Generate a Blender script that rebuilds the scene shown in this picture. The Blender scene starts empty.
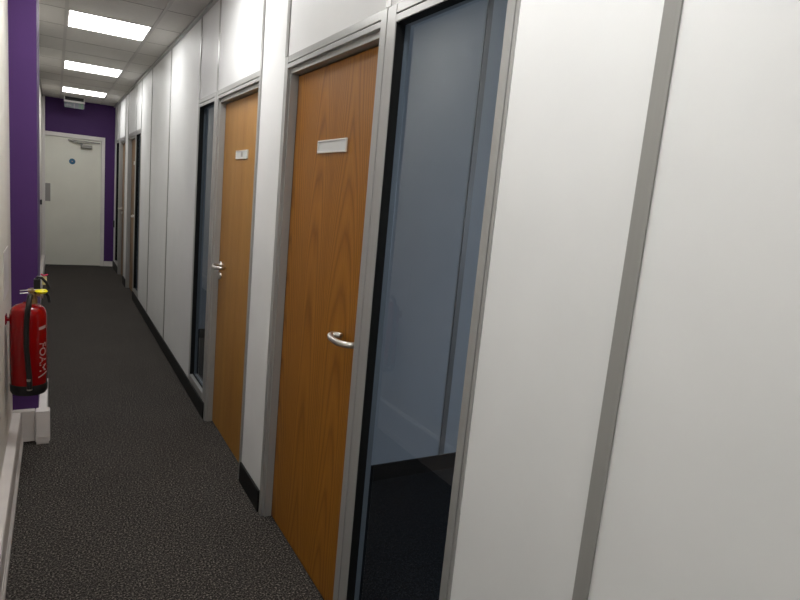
import bpy, bmesh, math, random
from mathutils import Vector, Matrix
random.seed(4)
S = bpy.context.scene
COL = S.collection

# ------------------------------------------------------------------ colour / materials
def lin(r, g, b):
    def f(c):
        c /= 255.0
        return c / 12.92 if c <= 0.04045 else ((c + 0.055) / 1.055) ** 2.4
    return (f(r), f(g), f(b), 1.0)

def mat(name, rgb, rough=0.5, metal=0.0, spec=0.5, noise=0.0, nscale=8.0, bump=0.0, bscale=200.0, stretch=(1, 1, 1)):
    m = bpy.data.materials.new(name); m.use_nodes = True
    nt = m.node_tree; b = nt.nodes['Principled BSDF']
    c = lin(*rgb)
    b.inputs['Base Color'].default_value = c
    b.inputs['Roughness'].default_value = rough
    b.inputs['Metallic'].default_value = metal
    b.inputs['Specular IOR Level'].default_value = spec
    tc = nt.nodes.new('ShaderNodeTexCoord'); mp = nt.nodes.new('ShaderNodeMapping')
    mp.inputs['Scale'].default_value = stretch
    nt.links.new(tc.outputs['Object'], mp.inputs['Vector'])
    n = nt.nodes.new('ShaderNodeTexNoise'); n.inputs['Scale'].default_value = nscale; n.inputs['Detail'].default_value = 5
    nt.links.new(mp.outputs['Vector'], n.inputs['Vector'])
    r = nt.nodes.new('ShaderNodeValToRGB')
    k = max(noise, 0.015)
    r.color_ramp.elements[0].position = 0.3; r.color_ramp.elements[1].position = 0.7
    r.color_ramp.elements[0].color = (c[0]*(1-k), c[1]*(1-k), c[2]*(1-k), 1)
    r.color_ramp.elements[1].color = (min(1, c[0]*(1+k)), min(1, c[1]*(1+k)), min(1, c[2]*(1+k)), 1)
    nt.links.new(n.outputs['Fac'], r.inputs['Fac']); nt.links.new(r.outputs['Color'], b.inputs['Base Color'])
    if bump > 0:
        n2 = nt.nodes.new('ShaderNodeTexNoise'); n2.inputs['Scale'].default_value = bscale; n2.inputs['Detail'].default_value = 4
        nt.links.new(mp.outputs['Vector'], n2.inputs['Vector'])
        bp = nt.nodes.new('ShaderNodeBump'); bp.inputs['Strength'].default_value = bump; bp.inputs['Distance'].default_value = 0.002
        nt.links.new(n2.outputs['Fac'], bp.inputs['Height']); nt.links.new(bp.outputs['Normal'], b.inputs['Normal'])
    return m

def wood_mat(name, light, mid, dark, figure, rings, warp, seed):
    """veneer: figure stretched up the leaf (object Z), across it (object Y)"""
    m = bpy.data.materials.new(name); m.use_nodes = True
    nt = m.node_tree; N = nt.nodes.new; Lk = nt.links.new
    b = nt.nodes['Principled BSDF']; b.inputs['Roughness'].default_value = 0.42
    b.inputs['Specular IOR Level'].default_value = 0.22
    tc = N('ShaderNodeTexCoord'); mp = N('ShaderNodeMapping')
    mp.inputs['Location'].default_value = (seed, seed*1.7, seed*.3); mp.inputs['Scale'].default_value = (1, 2.6, 0.42)
    Lk(tc.outputs['Object'], mp.inputs['Vector'])
    n = N('ShaderNodeTexNoise'); n.inputs['Scale'].default_value = warp; n.inputs['Detail'].default_value = 1.0
    n.inputs['Roughness'].default_value = .35
    Lk(mp.outputs['Vector'], n.inputs['Vector'])
    mu = N('ShaderNodeMath'); mu.operation = 'MULTIPLY'; mu.inputs[1].default_value = rings
    if figure > .5:
        # arched (cathedral) grain: contours of z + k*t^2, t = distance from the middle of each veneer leaf
        def mth(op, a, b=None):
            q = N('ShaderNodeMath'); q.operation = op
            for i, w in enumerate((a, b)):
                if w is None: continue
                if isinstance(w, (int, float)): q.inputs[i].default_value = w
                else: Lk(w, q.inputs[i])
            return q.outputs[0]
        sp = N('ShaderNodeSeparateXYZ'); Lk(tc.outputs['Object'], sp.inputs[0])
        t = mth('PINGPONG', mth('ADD', sp.outputs['Y'], 10 + .05), .145)
        t = mth('ADD', t, mth('MULTIPLY', mth('SUBTRACT', n.outputs['Fac'], .5), .10))
        v = mth('ADD', mth('MULTIPLY', sp.outputs['Z'], .30), mth('MULTIPLY', mth('MULTIPLY', t, t), 22.0))
        v = mth('ADD', v, mth('MULTIPLY', n.outputs['Fac'], .30))
        Lk(v, mu.inputs[0])
    else:
        Lk(n.outputs['Fac'], mu.inputs[0])
    fr = N('ShaderNodeMath'); fr.operation = 'PINGPONG'; fr.inputs[1].default_value = 1.0
    Lk(mu.outputs[0], fr.inputs[0])
    r = N('ShaderNodeValToRGB'); e = r.color_ramp.elements
    e[0].position = 0.0; e[0].color = lin(*dark); e[1].position = 1.0; e[1].color = lin(*light)
    x = e.new(.35); x.color = lin(*mid)
    Lk(fr.outputs[0], r.inputs['Fac'])
    # broad vertical bands of veneer leaves
    mp3 = N('ShaderNodeMapping'); mp3.inputs['Scale'].default_value = (1, 9, .05); mp3.inputs['Location'].default_value = (0, seed*3, 0)
    Lk(tc.outputs['Object'], mp3.inputs['Vector'])
    n3 = N('ShaderNodeTexNoise'); n3.inputs['Scale'].default_value = 1.6; n3.inputs['Detail'].default_value = 3
    Lk(mp3.outputs['Vector'], n3.inputs['Vector'])
    r3 = N('ShaderNodeValToRGB'); r3.color_ramp.elements[0].position = .3; r3.color_ramp.elements[1].position = .7
    r3.color_ramp.elements[0].color = lin(*mid); r3.color_ramp.elements[1].color = lin(*light)
    Lk(n3.outputs['Fac'], r3.inputs['Fac'])
    mx = N('ShaderNodeMixRGB'); mx.inputs['Fac'].default_value = figure
    Lk(r3.outputs['Color'], mx.inputs[1]); Lk(r.outputs['Color'], mx.inputs[2])
    # pores
    mp2 = N('ShaderNodeMapping'); mp2.inputs['Scale'].default_value = (1, 220, 5)
    Lk(tc.outputs['Object'], mp2.inputs['Vector'])
    n2 = N('ShaderNodeTexNoise'); n2.inputs['Scale'].default_value = 1.5; n2.inputs['Detail'].default_value = 3
    Lk(mp2.outputs['Vector'], n2.inputs['Vector'])
    r2 = N('ShaderNodeValToRGB'); r2.color_ramp.elements[0].position = .3; r2.color_ramp.elements[1].position = .62
    r2.color_ramp.elements[0].color = (.66, .6, .52, 1); r2.color_ramp.elements[1].color = (1, 1, 1, 1)
    Lk(n2.outputs['Fac'], r2.inputs['Fac'])
    m2 = N('ShaderNodeMixRGB'); m2.blend_type = 'MULTIPLY'; m2.inputs['Fac'].default_value = .8
    Lk(mx.outputs['Color'], m2.inputs[1]); Lk(r2.outputs['Color'], m2.inputs[2])
    Lk(m2.outputs['Color'], b.inputs['Base Color'])
    bp = N('ShaderNodeBump'); bp.inputs['Strength'].default_value = .15; bp.inputs['Distance'].default_value = .001
    Lk(n2.outputs['Fac'], bp.inputs['Height']); Lk(bp.outputs['Normal'], b.inputs['Normal'])
    return m

def carpet_mat(name, base, fleck, dark):
    m = bpy.data.materials.new(name); m.use_nodes = True
    nt = m.node_tree; N = nt.nodes.new; Lk = nt.links.new
    b = nt.nodes['Principled BSDF']; b.inputs['Roughness'].default_value = .95; b.inputs['Specular IOR Level'].default_value = .1
    tc = N('ShaderNodeTexCoord')
    n = N('ShaderNodeTexNoise'); n.inputs['Scale'].default_value = 125; n.inputs['Detail'].default_value = 3; n.inputs['Roughness'].default_value = .8
    Lk(tc.outputs['Object'], n.inputs['Vector'])
    r = N('ShaderNodeValToRGB'); e = r.color_ramp.elements
    e[0].position = .36; e[0].color = lin(*dark); e[1].position = .68; e[1].color = lin(*fleck)
    x = e.new(.52); x.color = lin(*base)
    Lk(n.outputs['Fac'], r.inputs['Fac'])
    n2 = N('ShaderNodeTexNoise'); n2.inputs['Scale'].default_value = 2.2; n2.inputs['Detail'].default_value = 4
    Lk(tc.outputs['Object'], n2.inputs['Vector'])
    r2 = N('ShaderNodeValToRGB'); r2.color_ramp.elements[0].color = (.8, .8, .8, 1); r2.color_ramp.elements[1].color = (1.15, 1.15, 1.15, 1)
    Lk(n2.outputs['Fac'], r2.inputs['Fac'])
    mm = N('ShaderNodeMixRGB'); mm.blend_type = 'MULTIPLY'; mm.inputs['Fac'].default_value = 1
    Lk(r.outputs['Color'], mm.inputs[1]); Lk(r2.outputs['Color'], mm.inputs[2]); Lk(mm.outputs['Color'], b.inputs['Base Color'])
    bp = N('ShaderNodeBump'); bp.inputs['Strength'].default_value = .6; bp.inputs['Distance'].default_value = .004
    Lk(n.outputs['Fac'], bp.inputs['Height']); Lk(bp.outputs['Normal'], b.inputs['Normal'])
    return m

def glass_mat(name, tint, base_refl=.08):
    m = bpy.data.materials.new(name); m.use_nodes = True
    nt = m.node_tree; N = nt.nodes.new; Lk = nt.links.new
    nt.nodes.remove(nt.nodes['Principled BSDF'])
    out = nt.nodes['Material Output']
    t = N('ShaderNodeBsdfTransparent'); t.inputs['Color'].default_value = tint
    g = N('ShaderNodeBsdfGlossy'); g.inputs['Roughness'].default_value = .01; g.inputs['Color'].default_value = (.92, .97, 1, 1)
    fz = N('ShaderNodeFresnel'); fz.inputs['IOR'].default_value = 1.5
    mx = N('ShaderNodeMixShader')
    ge = N('ShaderNodeNewGeometry'); iv = N('ShaderNodeMath'); iv.operation = 'SUBTRACT'; iv.inputs[0].default_value = 1
    Lk(ge.outputs['Backfacing'], iv.inputs[1]); fm = N('ShaderNodeMath'); fm.operation = 'MULTIPLY'
    Lk(fz.outputs[0], fm.inputs[0]); Lk(iv.outputs[0], fm.inputs[1])
    Lk(fm.outputs[0], mx.inputs[0]); Lk(t.outputs[0], mx.inputs[1]); Lk(g.outputs[0], mx.inputs[2]); Lk(mx.outputs[0], out.inputs['Surface'])
    return m

def emit_mat(name, col, st):
    m = bpy.data.materials.new(name); m.use_nodes = True
    b = m.node_tree.nodes['Principled BSDF']
    b.inputs['Base Color'].default_value = (.9, .9, .9, 1)
    b.inputs['Emission Color'].default_value = col; b.inputs['Emission Strength'].default_value = st
    return m

def ceiling_mat():
    m = mat('ceiling_tile', (196, 193, 188), .9, bump=.25, bscale=120, noise=.03, nscale=30)
    return m

M = dict(
    wall=mat('white_wall_board', (220, 221, 221), .55, noise=.03, nscale=3.0, bump=.05, bscale=60, spec=.35),
    paint=mat('white_wall_paint', (220, 216, 208), .7, noise=.03, nscale=4),
    office=mat('office_wall_paint', (205, 210, 212), .7, noise=.02),
    purple=mat('purple_paint', (72, 40, 98), .6, noise=.04, nscale=5, spec=.3),
    alu=mat('grey_aluminium', (160, 160, 158), .34, .32, noise=.03, nscale=2, stretch=(40, 40, 1)),
    aluface=mat('grey_strip', (148, 147, 144), .32, .2, noise=.03, nscale=2, stretch=(40, 40, 1)),
    silver=mat('brushed_steel', (206, 202, 196), .33, 1.0, noise=.03, nscale=30),
    plate=mat('plate_aluminium', (222, 220, 214), .35, .35, noise=.02, nscale=60),
    closer=mat('closer_metal', (140, 138, 134), .3, .7),
    pushp=mat('push_plate_metal', (150, 147, 144), .35, .3),
    plateface=mat('plate_insert', (206, 208, 206), .3, .1),
    seal=mat('black_seal', (9, 10, 10), .7, spec=.2),
    skirt=mat('black_skirting', (10, 10, 11), .55, spec=.3),
    gloss=mat('white_gloss', (222, 218, 214), .3, noise=.03, nscale=5),
    trunk=mat('white_plastic', (214, 208, 204), .4, noise=.03, nscale=12),
    doorw=mat('white_door_paint', (228, 227, 215), .5, noise=.03, nscale=2.5),
    tee=mat('ceiling_tee', (172, 168, 164), .5),
    tile=ceiling_mat(),
    joint=mat('tile_shadow_joint', (120, 116, 112), .9),
    angle=mat('dark_angle', (110, 108, 105), .5, .3),
    carpet=carpet_mat('charcoal_carpet', (55, 52, 50), (146, 139, 131), (21, 20, 19)),
    carpet2=carpet_mat('office_carpet', (30, 34, 38), (52, 56, 60), (18, 20, 23)),
    wood=wood_mat('oak_veneer_flame', (164, 110, 38), (146, 94, 27), (104, 62, 12), .55, 26, 1.6, 3.1),
    wood2=wood_mat('oak_veneer_straight', (176, 130, 64), (160, 112, 48), (136, 88, 34), .3, 9, .8, 8.3),
    wood3=wood_mat('brown_veneer', (138, 108, 72), (122, 92, 56), (98, 72, 42), .3, 9, .8, 5.3),
    red=mat('red_enamel', (138, 0, 4), .17, noise=.02),
    black=mat('black_rubber', (14, 14, 15), .5),
    brass=mat('brass', (178, 150, 110), .3, .9),
    yellow=mat('yellow_plastic', (240, 225, 20), .4),
    cream=mat('cream_tag', (232, 222, 170), .5),
    pin=mat('red_pin', (190, 30, 80), .4),
    white=mat('white_print', (178, 150, 148), .5),
    blue=mat('blue_disc', (34, 96, 132), .4),
    green=mat('exit_green', (42, 92, 62), .4),
    exitdark=mat('exit_panel', (52, 62, 72), .3),
    exitmid=mat('exit_panel_white', (92, 92, 100), .4),
    glass=glass_mat('glass', (.79, .84, .90, 1)),
    lamp=emit_mat('panel_light', (1.0, .992, .978, 1), 5.3), lamp2=emit_mat('panel_light_near', (1.0, .992, .978, 1), 8.0),
)

# ------------------------------------------------------------------ helpers
def link(o, parent=None):
    COL.objects.link(o)
    if parent is not None: o.parent = parent
    return o

class MB:
    """collects shapes and links them as one mesh object"""
    def __init__(s): s.bm = bmesh.new()
    def box(s, x0, x1, y0, y1, z0, z1):
        r = bmesh.ops.create_cube(s.bm, size=1.0)
        for v in r['verts']:
            v.co = Vector(((x0+x1)/2 + v.co.x*(x1-x0), (y0+y1)/2 + v.co.y*(y1-y0), (z0+z1)/2 + v.co.z*(z1-z0)))
        return s
    def tube(s, pts, rad, n=14, sub=6, closed=False):
        P = [Vector(p) for p in pts]; path = []
        if sub > 1 and len(P) > 2:
            for i in range(len(P)-1):
                a = P[max(i-1, 0)]; b = P[i]; c = P[i+1]; d = P[min(i+2, len(P)-1)]
                for k in range(sub):
                    t = k/sub
                    path.append(.5*((2*b)+(-a+c)*t+(2*a-5*b+4*c-d)*t*t+(-a+3*b-3*c+d)*t**3))
            path.append(P[-1])
        else: path = P
        rings = []; up = None
        for i, p in enumerate(path):
            t = (path[min(i+1, len(path)-1)] - path[max(i-1, 0)]).normalized()
            if up is None: up = Vector((0, 0, 1)) if abs(t.z) < .9 else Vector((1, 0, 0))
            a = t.cross(up).normalized(); b2 = a.cross(t).normalized(); up = b2
            rr = rad(i/(len(path)-1)) if callable(rad) else rad
            rings.append([s.bm.verts.new(p + a*rr*math.cos(2*math.pi*k/n) + b2*rr*math.sin(2*math.pi*k/n)) for k in range(n)])
        for i in range(len(rings)-1):
            for k in range(n):
                s.bm.faces.new((rings[i][k], rings[i][(k+1) % n], rings[i+1][(k+1) % n], rings[i+1][k]))
        s.bm.faces.new(rings[0][::-1]); s.bm.faces.new(rings[-1])
        return s
    def lathe(s, prof, cx=0, cy=0, n=40, axis='z', cz=0):
        rings = []
        for (r, z) in prof:
            ring = []
            for k in range(n):
                a = 2*math.pi*k/n
                if axis == 'z': co = (cx+r*math.cos(a), cy+r*math.sin(a), cz+z)
                elif axis == 'x': co = (cx+z, cy+r*math.cos(a), cz+r*math.sin(a))
                else: co = (cx+r*math.cos(a), cy+z, cz+r*math.sin(a))
                ring.append(s.bm.verts.new(co))
            rings.append(ring)
        for i in range(len(rings)-1):
            for k in range(n):
                s.bm.faces.new((rings[i][k], rings[i][(k+1) % n], rings[i+1][(k+1) % n], rings[i+1][k]))
        s.bm.faces.new(rings[0][::-1]); s.bm.faces.new(rings[-1])
        return s
    def prism(s, poly, y0, y1, axis='y'):
        """extrude a closed (a, b) outline; axis y: (x, z) outline, axis x: (y, z) outline"""
        def co(a, b, t): return (a, t, b) if axis == 'y' else (t, a, b)
        A = [s.bm.verts.new(co(a, b, y0)) for a, b in poly]; B = [s.bm.verts.new(co(a, b, y1)) for a, b in poly]
        n = len(poly)
        for k in range(n): s.bm.faces.new((A[k], A[(k+1) % n], B[(k+1) % n], B[k]))
        s.bm.faces.new(A[::-1]); s.bm.faces.new(B)
        return s
    def build(s, name, m, parent=None, smooth=False, bevel=0.0, kind=None, origin=None):
        bmesh.ops.recalc_face_normals(s.bm, faces=s.bm.faces)
        me = bpy.data.meshes.new(name)
        if origin is not None:
            for v in s.bm.verts: v.co -= Vector(origin)
        s.bm.to_mesh(me); s.bm.free()
        me.materials.append(m)
        if smooth:
            for p in me.polygons: p.use_smooth = True
            try: me.set_sharp_from_angle(angle=math.radians(40))
            except Exception: pass
        o = bpy.data.objects.new(name, me)
        if origin is not None: o.location = origin
        link(o, parent)
        if bevel > 0:
            b = o.modifiers.new('bevel', 'BEVEL'); b.width = bevel; b.segments = 2; b.limit_method = 'ANGLE'
        if kind: o['kind'] = kind
        return o

def tag(o, label, cat, group=None):
    o['label'] = label; o['category'] = cat
    if group: o['group'] = group
    return o

def thing(name, loc, label=None, cat=None, group=None, kind=None):
    o = bpy.data.objects.new(name, None); o.empty_display_size = .1; link(o); o.location = loc
    if label: tag(o, label, cat, group)
    if kind: o['kind'] = kind
    return o

def offset(mb, loc):
    for v in mb.bm.verts: v.co -= Vector(loc)
    return mb

def text_mesh(txt, size, depth=.0004):
    cu = bpy.data.curves.new('lettering', 'FONT'); cu.body = txt; cu.size = size; cu.extrude = depth
    cu.align_x = 'CENTER'; cu.align_y = 'CENTER'
    o = bpy.data.objects.new('lettering', cu); COL.objects.link(o)
    bpy.context.view_layer.update()
    dg = bpy.context.evaluated_depsgraph_get()
    me = bpy.data.meshes.new_from_object(o.evaluated_get(dg))
    bpy.data.objects.remove(o)
    return me

# ------------------------------------------------------------------ dimensions (metres)
H = 2.800          # ceiling
WL = -1.12        # near left wall face
YB, YE = -3.2, 11.86
T = .06           # partition thickness
SK = .115
FT = 2.215        # frame top

# ------------------------------------------------------------------ shell
MB().box(-1.35, 4.2, YB-.1, YE+.2, -.08, 0).build('floor', M['carpet'], kind='structure')
# ceiling: tiles with a narrow shadow joint between them, tee grid under
cb = MB().box(-1.35, 4.2, YB-.1, YE+.2, H+.006, H+.08).build('ceiling', M['joint'], kind='structure')
tiles = MB()
y0 = 5.365
ks = range(-15, 12)
lights_y = [y0 + 2.4*k for k in (-3, -2, -1, 0, 1, 2)]
for k in ks:
    a = y0 + .6*k
    if a+.6 < YB or a > YE: continue
    b = min(a+.6, YE)
    for (xa, xb) in ((-1.12, -.842), (-.818, -.242), (-.218, 0)):
        if xa == -.818 and any(abs(a-l) < .05 for l in lights_y): continue
        tiles.box(xa, xb, max(a, YB)+.004, b-.004, H, H+.01)
tiles.build('ceiling', M['tile'], kind='structure')
for nm, xx in (('trim_1', -.83), ('trim_2', -.23)):
    MB().box(xx-.012, xx+.012, YB, YE, H-.004, H+.008).build(nm, M['tee'], kind='structure')
cr = MB()
for k in ks:
    a = y0 + .6*k
    if YB < a < YE-.03:
        for (xa, xb) in ((-1.12, -.842), (-.818, -.242), (-.218, 0)):
            cr.box(xa, xb, a-.004, a+.004, H-.001, H+.009)
cr.build('trim_3', M['joint'], kind='structure')
# wall head channels
MB().box(-.026, -.0005, YB, YE, H-.022, H-.0005).build('trim_4', M['alu'], kind='structure', bevel=.002)
MB().box(-1.10, -1.078, 4.6, YE, H-.02, H-.0005).build('trim_5', M['angle'], kind='structure', bevel=.002)

# left wall: near part, purple pier, recessed far part
MB().box(-1.35, WL, YB, 4.0, 0, H).build('wall_left', M['paint'], kind='structure')
pier = MB().box(-1.35, -.99, 4.0, 4.6, 0, H).build('wall_pier', M['purple'], kind='structure', bevel=.003)
MB().box(-1.35, -1.10, 4.6, YE, 0, H).build('wall_left', M['paint'], kind='structure')
MB().box(-1.10, -1.053, YE-.13, YE, 0, H).build('wall_boxing', M['gloss'], kind='structure', bevel=.003)
# end wall with opening
ew = MB(); ew.box(-1.35, -1.09, YE, YE+.15, 0, H); ew.box(-.155, 4.2, YE, YE+.15, 0, H); ew.box(-1.09, -.155, YE, YE+.15, 2.247, H)
ew.build('wall_end', M['purple'], kind='structure')
MB().box(-1.35, 4.2, YB-.1, YB, 0, H).build('wall_back', M['paint'], kind='structure')
MB().box(-.10, -.0005, YE-.014, YE-.0005, 0, .09).build('baseboard_end', M['gloss'], kind='structure', bevel=.002)
MB().box(-.152, -.10, YE-.014, YE-.0005, 0, .09).build('baseboard_end', M['gloss'], kind='structure', bevel=.002)

# ------------------------------------------------------------------ right wall: bays (y0, y1, kind)
# (door range, window range, handle at far end of door?)
bays = [
    dict(door=(1.766, 2.745), win=(1.124, 1.766), far=False, wood='wood'),
    dict(door=(3.10, 4.085), win=(4.085, 4.664), far=True, wood='wood2'),
    dict(door=(8.62, 9.60), win=(8.05, 8.62), far=False, wood='wood3'),
    dict(door=(9.96, 10.93), win=(10.93, 11.50), far=True, wood='wood3'),
]
spans = sorted([(min(b['door'][0], b['win'][0]), max(b['door'][1], b['win'][1])) for b in bays])
wr = MB(); sk = MB()
cur = YB
for (a, b) in spans + [(YE, YE)]:
    if a > cur:
        wr.box(0, T, cur, a, 0, H); sk.box(-.011, 0-.0005, cur, a, 0, SK)
    if b > a: wr.box(0, T, a, b, FT-.003, H)
    cur = b
for b in bays:
    a, c = b['win']; wr.box(0, T, a, c, 0, .12); sk.box(-.011, -.0005, a, c, 0, SK)
wr.build('wall_right', M['wall'], kind='structure')
sk.build('baseboard_right', M['skirt'], kind='structure', bevel=.001)

# joint strips between wall boards
SW = .035
full = [-1.74, -.52, .70, 5.925, 7.155]
ti = 6
def strip(ya, yb, z0, z1, px=-.005):
    global ti
    MB().box(px, -.0003, ya, yb, z0, z1).build('trim_%d' % ti, M['aluface'], kind='structure', bevel=.0012); ti += 1
for y in full: strip(y, y+SW, SK, H-.022)
for b in bays:
    lo = min(b['door'][0], b['win'][0]); hi = max(b['door'][1], b['win'][1])
    mid = b['door'][0] if b['door'][0] == b['win'][1] else b['door'][1]
    strip(lo, lo+SW, FT, H-.022); strip(hi-SW, hi, FT, H-.022); strip(mid-SW/2, mid+SW/2, FT, H-.022, -.0032)

PX = -.003   # proud of the wall face
def jamb(mb, outer, inner, depth, z0, z1, lip=True):
    """face of a jamb between outer and inner edge, with a narrow groove just inside the outer lip"""
    s = 1 if inner > outer else -1
    if lip:
        mb.box(PX, depth, *sorted((outer, outer+s*.011)), z0, z1)
        mb.box(PX+.007, depth, *sorted((outer+s*.011, outer+s*.014)), z0, z1)
        mb.box(PX-.001, depth, *sorted((outer+s*.014, inner)), z0, z1)
    else:
        mb.box(PX+.009, depth, *sorted((outer, outer+s*.003)), z0, z1)
        mb.box(PX-.001, depth, *sorted((outer+s*.003, inner)), z0, z1)
def head(mb, y0, y1, depth, zin):
    mb.box(PX, depth, y0, y1, 2.187, FT)
    mb.box(PX+.010, depth, y0, y1, 2.182, 2.187)
    mb.box(PX-.001, depth, y0, y1, zin, 2.182)

def lever_handle(root, loc, y_rose, y_ret, xf, z):
    d = 1 if y_ret > y_rose else -1
    pts = [(xf-.001, y_rose, z), (xf-.025, y_rose, z), (xf-.045, y_rose+d*.008, z), (xf-.056, y_rose+d*.035, z-.002),
           (xf-.060, y_rose+d*.075, z-.004), (xf-.058, (y_rose*.25+y_ret*.75), z-.004), (xf-.048, y_ret-d*.008, z-.001),
           (xf-.034, y_ret, z), (xf-.018, y_ret-d*.012, z), (xf-.010, y_ret-d*.022, z)]
    h = MB().tube(pts, .0115, n=16)
    o = offset(h, loc).build('handle', M['silver'], root, smooth=True); o['label'] = 'curved brushed steel lever handle'
    r = MB().lathe([(.026, 0), (.026, -.006), (.024, -.009), (.010, -.010)], cx=xf-.0005, cy=y_rose, cz=z, axis='x', n=32)
    offset(r, loc).build('rose', M['silver'], o, smooth=True)
    e = MB().lathe([(.024, 0), (.024, -.006), (.022, -.009), (.008, -.010)], cx=xf-.0005, cy=y_rose, cz=z-.072, axis='x', n=32)
    e.box(xf-.014, xf-.009, y_rose-.0025, y_rose+.0025, z-.080, z-.064)
    offset(e, loc).build('keyhole_cover', M['silver'], root, smooth=True)

for i, b in enumerate(bays):
    y0d, y1d = b['door']; w0, w1 = b['win']
    near_is_mull = (w1 == y0d)
    # --- door
    loc = (0, (y0d+y1d)/2, 0)
    root = thing('door_%d' % (i+1), loc, kind='structure')
    JN, JF = (.043, .045)
    f = MB()
    dep = T+.002
    jamb(f, y0d, y0d+JN, dep, 0, FT-.001, lip=not near_is_mull)
    jamb(f, y1d, y1d-JF, dep, 0, FT-.001, lip=near_is_mull)
    head(f, y0d+JN, y1d-JF, dep, 2.163)
    f.box(.010, dep, y0d+JN, y1d-JF, 2.140, 2.163)
    f.box(.010, dep, y1d-JF-.012, y1d-JF, 0, 2.140)
    offset(f, loc).build('door_frame', M['alu'], root, bevel=.0012)
    st = MB()   # black strips stand in for the shade in the gap round the leaf
    a, c = y0d+JN, y1d-JF-.012
    st.box(.046, .085, a, a+.004, 0, 2.140); st.box(.046, .085, c-.004, c, 0, 2.140); st.box(.046, .085, a, c, 2.140, 2.140)
    offset(st, loc).build('rebate_shade', M['seal'], root)
    lf = MB().box(.045, .088, a+.004, c-.004, .006, 2.135)
    offset(lf, loc).build('door_leaf', M[b['wood']], root, bevel=.0015)
    yr, yt = (y1d-JF-.070, y1d-JF-.070-.155) if b['far'] else (y0d+JN+.050, y0d+JN+.050+.165)
    lever_handle(root, loc, yr, yt, .045, 1.105)
    # --- window beside it
    loc = (0, (w0+w1)/2, 0)
    root = thing('window_%d' % (i+1), loc, kind='structure')
    f = MB(); zb = SK+.003
    JA, JB = (.043, .059) if near_is_mull else (.055, .045)
    jamb(f, w0, w0+JA, .051, zb, FT-.001, lip=near_is_mull)
    jamb(f, w1, w1-JB, .051, zb, FT-.001, lip=not near_is_mull)
    head(f, w0+JA, w1-JB, .051, 2.160)
    f.box(PX, .051, w0+JA, w1-JB, zb, .165)
    offset(f, loc).build('window_frame', M['alu'], root, bevel=.0012)
    a, c = w0+JA, w1-JB
    s = MB(); th = .0025; xa, xb = -.0005, .030
    s.box(xa, xb, a, a+th, .165, 2.160); s.box(xa, xb, c-th, c, .165, 2.160)
    s.box(xa, xb, a, c, 2.160-th, 2.160); s.box(xa+.02, xb, a, c, .165, .165+th)
    offset(s, loc).build('glazing_seal', M['seal'], root)
    g = MB().box(.030, .036, a+.001, c-.001, .166, 2.159)
    offset(g, loc).build('glass_pane', M['glass'], root)

# ------------------------------------------------------------------ offices behind the glass
def office(ya, yb, n):
    MB().box(3.9, 4.2, ya, yb, 0, H).build('wall_office', M['office'], kind='structure')
parts = [(-.70, -.62), (2.86, 2.96), (6.4, 6.5), (9.74, 9.84)]
pw = MB()
for k, (a, b) in enumerate(parts):
    MB().box(T, 4.1, a, b, 0, H).build('wall_partition', M['office'], kind='structure')
    MB().box(T+.001, 4.0, a-.012, a-.0005, 0, .10).build('baseboard_office', M['skirt'], kind='structure')
    for x in (1.165, 2.385):
        MB().box(x, x+.035, a-.005, a-.0003, .10, H-.02).build('trim_%d' % ti, M['alu'], kind='structure'); ti += 1
MB().box(T+.03, 4.0, -.62, 2.8475, 0, .003).build('floor_office', M['carpet2'], kind='structure')
edges = [YB, -.70, -.62, 2.86, 2.96, 6.4, 6.5, 9.74, 9.84, YE]
# outer wall with an added, unseen window per office for its fill lamp
ow = MB()
def outer(a, b):
    m = (a+b)/2
    ow.box(4.0, 4.2, a, m-.7, 0, H); ow.box(4.0, 4.2, m+.7, b, 0, H)
    ow.box(4.0, 4.2, m-.7, m+.7, 0, 1.0); ow.box(4.0, 4.2, m-.7, m+.7, 2.2, H)
    return m
mids = [outer(YB, -.66), outer(-.66, 2.91), outer(2.91, 6.45), outer(6.45, 9.79), outer(9.79, YE+.1)]
ow.build('wall_outer', M['office'], kind='structure')
for k, m in enumerate(mids):
    f = MB()
    f.box(4.04, 4.10, m-.7, m-.65, 1.0, 2.2); f.box(4.04, 4.10, m+.65, m+.7, 1.0, 2.2)
    f.box(4.04, 4.10, m-.65, m+.65, 1.0, 1.05); f.box(4.04, 4.10, m-.65, m+.65, 2.15, 2.2); f.box(4.04, 4.10, m-.02, m+.02, 1.05, 2.15)
    f.build('window_%d' % (k+5), M['gloss'], kind='structure')  # unseen window frame, added to go with the office fill lamp
OFF = [2, 14.5, 7, 3, 3]
for k, m in enumerate(mids):
    l = bpy.data.lights.new('office_fill', 'AREA'); l.shape = 'RECTANGLE'; l.size = 1.2; l.size_y = 1.0  # made-up bluish fill lamp, added to brighten the office behind the glass
    l.energy = OFF[k]; l.color = (.87, .92, 1.0)
    o = bpy.data.objects.new('office_fill', l); COL.objects.link(o)
    o.location = (3.98, m, 1.6); o.rotation_euler = (0, math.radians(90), 0)   # shines towards -X

# ------------------------------------------------------------------ end door
loc = (-.65, YE, 0)
root = thing('door_5', loc, kind='structure')
f = MB()
f.box(-.210, -.155, YE-.02, YE+.10, 0, 2.247); f.box(-1.09, -.210, YE-.02, YE+.10, 2.180, 2.247)
offset(f, loc).build('door_frame', M['gloss'], root, bevel=.003)
lf = MB().box(-1.088, -.213, YE+.004, YE+.048, .006, 2.178)
offset(lf, loc).build('door_leaf', M['doorw'], root, bevel=.002)
c = MB().box(-.530, -.355, YE-.058, YE+.004, 2.030, 2.090)
cl = offset(c, loc).build('door_closer', M['closer'], root, bevel=.012)
cl['label'] = 'silver overhead door closer'
a = MB().box(-.72, -.235, YE-.034, YE-.0205, 2.128, 2.150)
a.tube([(-.50, YE-.05, 2.095), (-.60, YE-.06, 2.11), (-.69, YE-.04, 2.140)], .010, n=8, sub=2)
offset(a, loc).build('closer_arm', M['closer'], cl)
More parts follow.
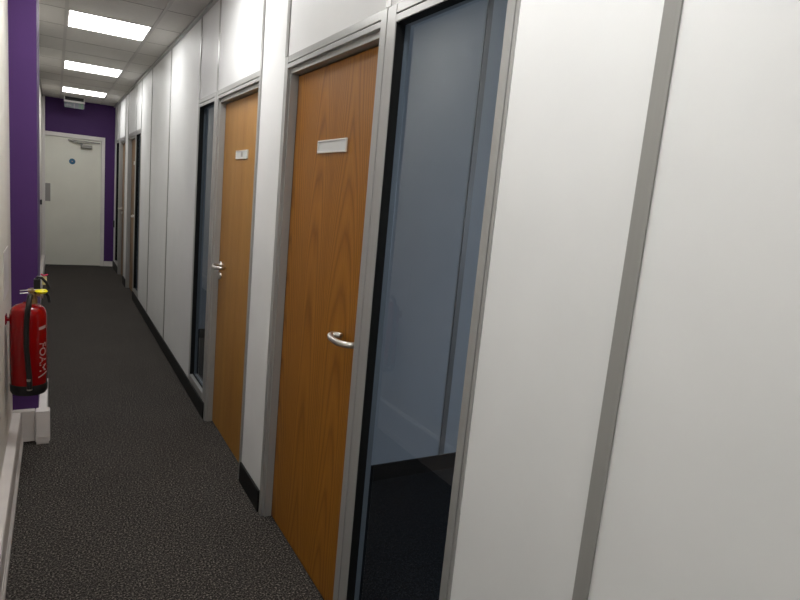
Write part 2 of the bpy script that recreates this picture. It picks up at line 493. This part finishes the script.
p = MB().box(-1.07, -.978, YE-.0005, YE+.0045, 1.09, 1.39)
pp = offset(p, loc).build('push_plate', M['pushp'], root, bevel=.001)
pp['label'] = 'brushed metal push plate'
tag(MB().lathe([(.048, 0), (.048, -.0025)], cx=-.655, cy=YE+.0038, cz=1.79, axis='y', n=40).build('door_sign', M['blue'], smooth=True),
    'small round blue sign stuck on the white end door', 'sign')
MB().lathe([(.010, 0), (.010, -.0006)], cx=-.655, cy=YE+.0013, cz=1.79, axis='y', n=24).build('sign_mark', M['white'], bpy.data.objects['door_sign'])

# ------------------------------------------------------------------ door name plates
def name_plate(ya, yb, za, zb, label, mark=None, inset=.004):
    loc = (.045, (ya+yb)/2, za)
    r = thing('name_plate', loc, label, 'door sign', 'name plates on the wooden doors')
    f = MB()
    x0, x1 = .0375, .0449
    f.box(x0, x1, ya, yb, za, za+inset*1.6); f.box(x0, x1, ya, yb, zb-inset*1.6, zb)
    f.box(x0, x1, ya, ya+inset, za+inset*1.6, zb-inset*1.6); f.box(x0, x1, yb-inset, yb, za+inset*1.6, zb-inset*1.6)
    offset(f, loc).build('holder', M['plate'], r, bevel=.001)
    g = MB().box(.0415, .0448, ya+inset, yb-inset, za+inset*1.6, zb-inset*1.6)
    offset(g, loc).build('insert', M['plateface'], r)
    if mark:
        g = MB().box(.0405, .0416, mark-.018, mark+.018, (za+zb)/2-.012, (za+zb)/2+.014)
        offset(g, loc).build('printed_mark', M['aluface'], r)
name_plate(2.10, 2.385, 1.789, 1.840, 'silver name plate on the near orange brown door')
name_plate(3.445, 3.70, 1.785, 1.835, 'silver name plate with a grey mark on the second, paler wooden door', mark=3.575)
name_plate(9.06, 9.20, 1.79, 1.84, 'tiny pale name plate on the far brown door')

# ------------------------------------------------------------------ ceiling lights
LN = {0: ('nearest and largest of the lit square ceiling light panels', 1),
      1: ('middle one of the three lit ceiling light panels', 1),
      2: ('farthest lit ceiling light panel, just before the purple end wall', 1)}
def ceiling_light(y, label):
    loc = (-.53, y+.3, H)
    r = thing('ceiling_light', loc, label, 'ceiling light', 'square light panels in the corridor ceiling')
    f = MB(); x0, x1, a, b = -.818, -.242, y+.006, y+.594
    w = .008
    f.box(x0, x0+w, a, b, H-.003, H+.006); f.box(x1-w, x1, a, b, H-.003, H+.006)
    f.box(x0+w, x1-w, a, a+w, H-.003, H+.006); f.box(x0+w, x1-w, b-w, b, H-.003, H+.006)
    offset(f, loc).build('frame', M['gloss'], r)
    d = MB().box(x0+w, x1-w, a+w, b-w, H-.001, H+.0055)
    offset(d, loc).build('diffuser', M['lamp' if y > 4 else 'lamp2'], r)
for k, y in enumerate(lights_y):
    ceiling_light(y, ('lit ceiling light panel over the corridor behind the camera', 'lit ceiling light panel above the camera',
                      'lit ceiling light panel above the two near wooden doors', LN[0][0], LN[1][0], LN[2][0])[k])

# ------------------------------------------------------------------ exit sign hanging at the end
loc = (-.637, 11.4, H)
r = thing('exit_sign', loc, 'small hanging exit sign in front of the purple end wall', 'exit sign')
f = MB(); f.box(-.787, -.488, 11.385, 11.415, 2.719, 2.747)
f.box(-.787, -.772, 11.38, 11.42, 2.747, H+.0); f.box(-.503, -.488, 11.38, 11.42, 2.747, H+.0)
offset(f, loc).build('housing', M['gloss'], r, bevel=.003)
g = MB().box(-.770, -.505, 11.385, 11.415, 2.7475, H-.001)  # black block stands in for the shade between housing and ceiling
offset(g, loc).build('gap_shade', M['black'], r)
g = MB().box(-.780, -.495, 11.397, 11.403, 2.630, 2.719)
bl = offset(g, loc).build('sign_panel', M['exitdark'], r, bevel=.001)
# pictograms: arrow, running figure, doorway
d = MB().box(-.648, -.628, 11.3955, 11.397, 2.632, 2.712)
offset(d, loc).build('white_band', M['exitmid'], bl)
d = MB()
d.box(-.572, -.562, 11.3955, 11.397, 2.637, 2.712); d.box(-.545, -.515, 11.3955, 11.397, 2.637, 2.712)
offset(d, loc).build('green_doorway', M['green'], bl)
d = MB(); d.prism([(-.765, 2.672), (-.735, 2.697), (-.735, 2.680), (-.68, 2.680), (-.68, 2.664), (-.735, 2.664), (-.735, 2.647)], 11.3955, 11.397)
offset(d, loc).build('arrow', M['exitmid'], bl)

# ------------------------------------------------------------------ trunking along the left wall foot
tag(MB().prism([(WL+.0005, 0), (-1.066, 0), (-1.066, .035), (-1.071, .042), (-1.071, .062), (-1.074, .066), (-1.074, .185), (-1.078, .200), (WL+.0005, .200)], YB+.01, 3.955)
    .build('cable_trunking', M['trunk']), 'long white plastic trunking running along the near left wall foot', 'cable trunking', 'white plastic trunking')
tag(MB().box(WL+.0005, -1.0065, 3.957, 3.9995, .012, .205).build('cable_trunking', M['trunk'], bevel=.004),
    'short white trunking piece crossing the foot of the purple pier', 'cable trunking', 'white plastic trunking')
r = thing('trunking_corner_box', (-.967, 3.95, .0), 'white plastic trunking corner box on the floor below the fire extinguisher', 'trunking box')
b = MB().prism([(-1.0045, .022), (-1.0, .012), (-.935, .012), (-.929, .022), (-.929, .198), (-.934, .206), (-.998, .206), (-1.0045, .200)], 3.925, 3.998)
offset(b, (-.967, 3.95, 0)).build('box_body', M['trunk'], r, bevel=.002)
b = MB().box(-1.0, -.935, 3.9215, 3.925, .045, .19)
offset(b, (-.967, 3.95, 0)).build('cover', M['trunk'], r, bevel=.0015)
b = MB().box(-1.0, -.935, 3.932, 3.992, 0, .0118)
offset(b, (-.967, 3.95, 0)).build('base', M['trunk'], r)
tag(MB().box(-.9895, -.945, 3.9995, 4.64, .0, .19).build('cable_trunking', M['trunk'], bevel=.003),
    'white trunking along the corridor side of the purple pier, behind the corner box', 'cable trunking', 'white plastic trunking')
tag(MB().box(-1.0995, -1.055, 4.66, YE-.131, 0, .19).build('cable_trunking', M['trunk'], bevel=.003),
    'white trunking along the far left wall leading to the end door', 'cable trunking', 'white plastic trunking')
tag(MB().box(-1.0995, -1.075, 10.30, 10.40, 1.10, 1.17).build('wall_fitting', M['black'], bevel=.006),
    'tiny dark fitting on the far left wall before the end door', 'wall fitting')
tag(MB().box(-.022, -.0005, 11.66, 11.72, .72, .84).build('wall_fitting', M['black'], bevel=.004),
    'tiny dark fitting at the end of the right wall beside the purple wall', 'wall fitting')
tag(MB().box(WL+.0003, WL+.0035, 3.42, 3.74, .97, 1.205).build('wall_notice', M['gloss'], bevel=.0008),
    'thin pale notice plate on the left wall above the fire extinguisher', 'notice')

# ------------------------------------------------------------------ fire extinguisher
EX, EY, EZ = -1.021, 3.52, .462
R = .083
VZ = EZ-.055
loc = (EX, EY, EZ)
r = thing('fire_extinguisher', loc, 'red fire extinguisher with black hose hanging on the left wall before the purple pier', 'fire extinguisher')
c = MB().lathe([(R-.002, .045), (R, .05), (R, .405), (R*.985, .424), (R*.94, .441), (R*.85, .456), (R*.68, .468), (R*.42, .476), (.024, .480), (.021, .486)], cx=EX, cy=EY, cz=EZ, n=56)
cy = offset(c, loc).build('cylinder', M['red'], r, smooth=True)
c = MB().lathe([(R*.72, 0), (R*.92, .006), (R*1.015, .022), (R*1.02, .055), (R*1.005, .060)], cx=EX, cy=EY, cz=EZ, n=56)
offset(c, loc).build('foot_ring', M['black'], r, smooth=True)
HX = EX+.020
# neck and valve
c = MB().lathe([(.021, .525), (.021, .560), (.016, .563), (.016, .590), (.022, .593), (.022, .606), (.013, .610)], cx=HX, cy=EY, cz=VZ, n=28)
v = offset(c, loc).build('valve', M['brass'], r, smooth=True)
# hose outlet on the near side + gauge towards corridor
c = MB().tube([(HX, EY-.012, VZ+.578), (HX-.004, EY-.05, VZ+.578)], .009, n=14, sub=1)
c.tube([(HX+.012, EY, VZ+.575), (HX+.034, EY, VZ+.575)], .008, n=14, sub=1)
offset(c, loc).build('outlet', M['brass'], v, smooth=True)
c = MB().lathe([(.015, 0), (.017, .003), (.017, .010), (.012, .012)], cx=HX+.034, cy=EY, cz=VZ+.575, axis='x', n=24)
offset(c, loc).build('gauge', M['silver'], v, smooth=True)
# hose
hp = [(EX+.010, EY-.045, VZ+.578), (EX+.008, EY-.075, VZ+.572), (EX+.004, EY-.097, VZ+.535), (EX-.004, EY-.096, EZ+.40), (EX-.006, EY-.096, EZ+.28),
      (EX+.000, EY-.096, EZ+.18), (EX+.006, EY-.096, EZ+.11), (EX+.006, EY-.096, EZ+.05)]
c = MB().tube(hp, .0125, n=14, sub=8)
h = offset(c, loc).build('hose', M['black'], r, smooth=True)
c = MB().tube([(EX+.006, EY-.096, EZ+.105), (EX+.006, EY-.096, EZ+.092)], .0125, n=14, sub=1)
offset(c, loc).build('hose_clip', M['silver'], h, smooth=True)
c = MB().tube([(EX+.006, EY-.096, EZ+.052), (EX+.006, EY-.096, EZ+.044)], .0125, n=14, sub=1)
offset(c, loc).build('hose_nozzle', M['silver'], h, smooth=True)
# handles: lower carry handle and raised squeeze lever
def bar(pts, w, t):
    """flat handle bar: path in XZ, width w along Y"""
    mb = MB(); P = [Vector((p[0], 0, p[1])) for p in pts]; up = []; dn = []
    for i, p in enumerate(P):
        t_ = (P[min(i+1, len(P)-1)]-P[max(i-1, 0)]).normalized(); n = Vector((-t_.z, 0, t_.x))
        up.append(p+n*t/2); dn.append(p-n*t/2)
    poly = [(p.x, p.z) for p in up] + [(p.x, p.z) for p in dn[::-1]]
    return mb.prism(poly, EY-w/2, EY+w/2)
c = bar([(HX-.012, VZ+.593), (HX+.03, VZ+.598), (HX+.055, VZ+.590), (HX+.068, VZ+.570), (HX+.074, VZ+.538)], .026, .012)
offset(c, loc).build('carry_handle', M['black'], r, bevel=.001)
c = bar([(HX+.008, VZ+.640), (HX+.022, VZ+.668), (HX+.040, VZ+.664), (HX+.060, VZ+.640), (HX+.074, VZ+.610)], .022, .012)
offset(c, loc).build('squeeze_lever', M['black'], r, bevel=.001)
c = MB().box(HX+.004, HX+.034, EY-.016, EY+.014, VZ+.585, VZ+.660)
offset(c, loc).build('valve_block', M['black'], v, bevel=.004)
c = MB().tube([(HX-.055, EY-.02, VZ+.600), (HX+.03, EY-.018, VZ+.607)], .0025, n=8, sub=1)
c.tube([(HX-.055, EY-.02, VZ+.586), (HX-.02, EY-.016, VZ+.588)], .0025, n=8, sub=1)
offset(c, loc).build('safety_pin', M['silver'], r, smooth=True)
c = MB().lathe([(.006, -.010), (.022, -.009), (.030, 0), (.022, .009), (.006, .010)], cx=HX+.038, cy=EY-.02, cz=VZ+.598, n=28)
offset(c, loc).build('tamper_tag', M['yellow'], r, smooth=True)
c = MB().box(HX+.040, HX+.062, EY-.004, EY+.002, VZ+.628, VZ+.672)
tg = offset(c, loc).build('inspection_tag', M['cream'], r, bevel=.002)
c = MB().tube([(HX+.036, EY-.002, VZ+.684), (HX+.05, EY-.004, VZ+.676), (HX+.066, EY-.002, VZ+.683)], .004, n=8, sub=4)
offset(c, loc).build('tag_loop', M['pin'], tg, smooth=True)
# wall bracket
c = MB().box(WL+.0005, WL+.006, EY-.03, EY+.03, EZ+.372, EZ+.42); c.box(WL+.006, EX-R+.006, EY-.02, EY+.02, EZ+.388, EZ+.402)
offset(c, loc).build('bracket', M['red'], r, bevel=.001)
# lettering wrapped round the corridor side of the cylinder, reading up the body
def wrap_text(txt, size, ang, zc, m, name):
    me = text_mesh(txt, size)
    for v_ in me.vertices:
        u, w_, d_ = v_.co.x, v_.co.y, v_.co.z
        a = ang + w_/R                       # letter height runs round the body
        rr = R + .0007 + d_
        v_.co = Vector((rr*math.cos(a), rr*math.sin(a), zc - u))
    me.materials.clear(); me.materials.append(m)
    o = bpy.data.objects.new(name, me); link(o, cy); return o
A0 = math.radians(-41)
wrap_text('FOAM', .058, A0, .205, M['white'], 'lettering')
def patch(a0, a1, z0, z1, m, name, tilt=0):
    mb = MB(); n = 8; vi = []; vo = []
    for k in range(n+1):
        a = math.radians(a0+(a1-a0)*k/n); dz = tilt*k/n
        for z in (z0, z1):
            mb_v = mb.bm.verts.new(((R+.0012)*math.cos(a), (R+.0012)*math.sin(a), z+dz)); vo.append(mb_v)
            vi.append(mb.bm.verts.new(((R-.0005)*math.cos(a), (R-.0005)*math.sin(a), z+dz)))
    for k in range(n):
        i = 2*k
        mb.bm.faces.new((vo[i], vo[i+2], vo[i+3], vo[i+1])); mb.bm.faces.new((vi[i], vi[i+1], vi[i+3], vi[i+2]))
        mb.bm.faces.new((vo[i+1], vo[i+3], vi[i+3], vi[i+1])); mb.bm.faces.new((vo[i], vi[i], vi[i+2], vo[i+2]))
    mb.bm.faces.new((vo[0], vo[1], vi[1], vi[0])); mb.bm.faces.new((vo[-1], vo[-2], vi[-2], vi[-1]))
    return mb.build(name, m, cy)
patch(-55, -25, .350, .364, M['white'], 'printed_bar', tilt=.006)
patch(-58, -20, .098, .103, M['white'], 'printed_bar', tilt=.02)

# ------------------------------------------------------------------ world, camera, view
W = bpy.data.worlds.new('world'); S.world = W; W.use_nodes = True
W.node_tree.nodes['Background'].inputs['Color'].default_value = (.35, .45, .6, 1)
W.node_tree.nodes['Background'].inputs['Strength'].default_value = .12

cam = bpy.data.cameras.new('camera'); cam.sensor_width = 36; cam.lens = 595.854*36/800; cam.clip_start = .02; cam.clip_end = 60
co = bpy.data.objects.new('camera', cam); COL.objects.link(co)
fw = Vector((0.5003621118, 0.8507697866, -0.1607125609)); rt = Vector((0.8658162103, -0.4916201405, 0.0931231842)); up = Vector((-0.0002168598, 0.185742853, 0.982598364))
mw = Matrix(((rt.x, up.x, -fw.x, -.9), (rt.y, up.y, -fw.y, 0), (rt.z, up.z, -fw.z, 1.62078), (0, 0, 0, 1)))
co.matrix_world = mw
S.camera = co
S.view_settings.view_transform = 'Standard'; S.view_settings.look = 'None'; S.view_settings.gamma = 1
S.view_settings.use_curve_mapping = False; S.view_settings.exposure = 1.14
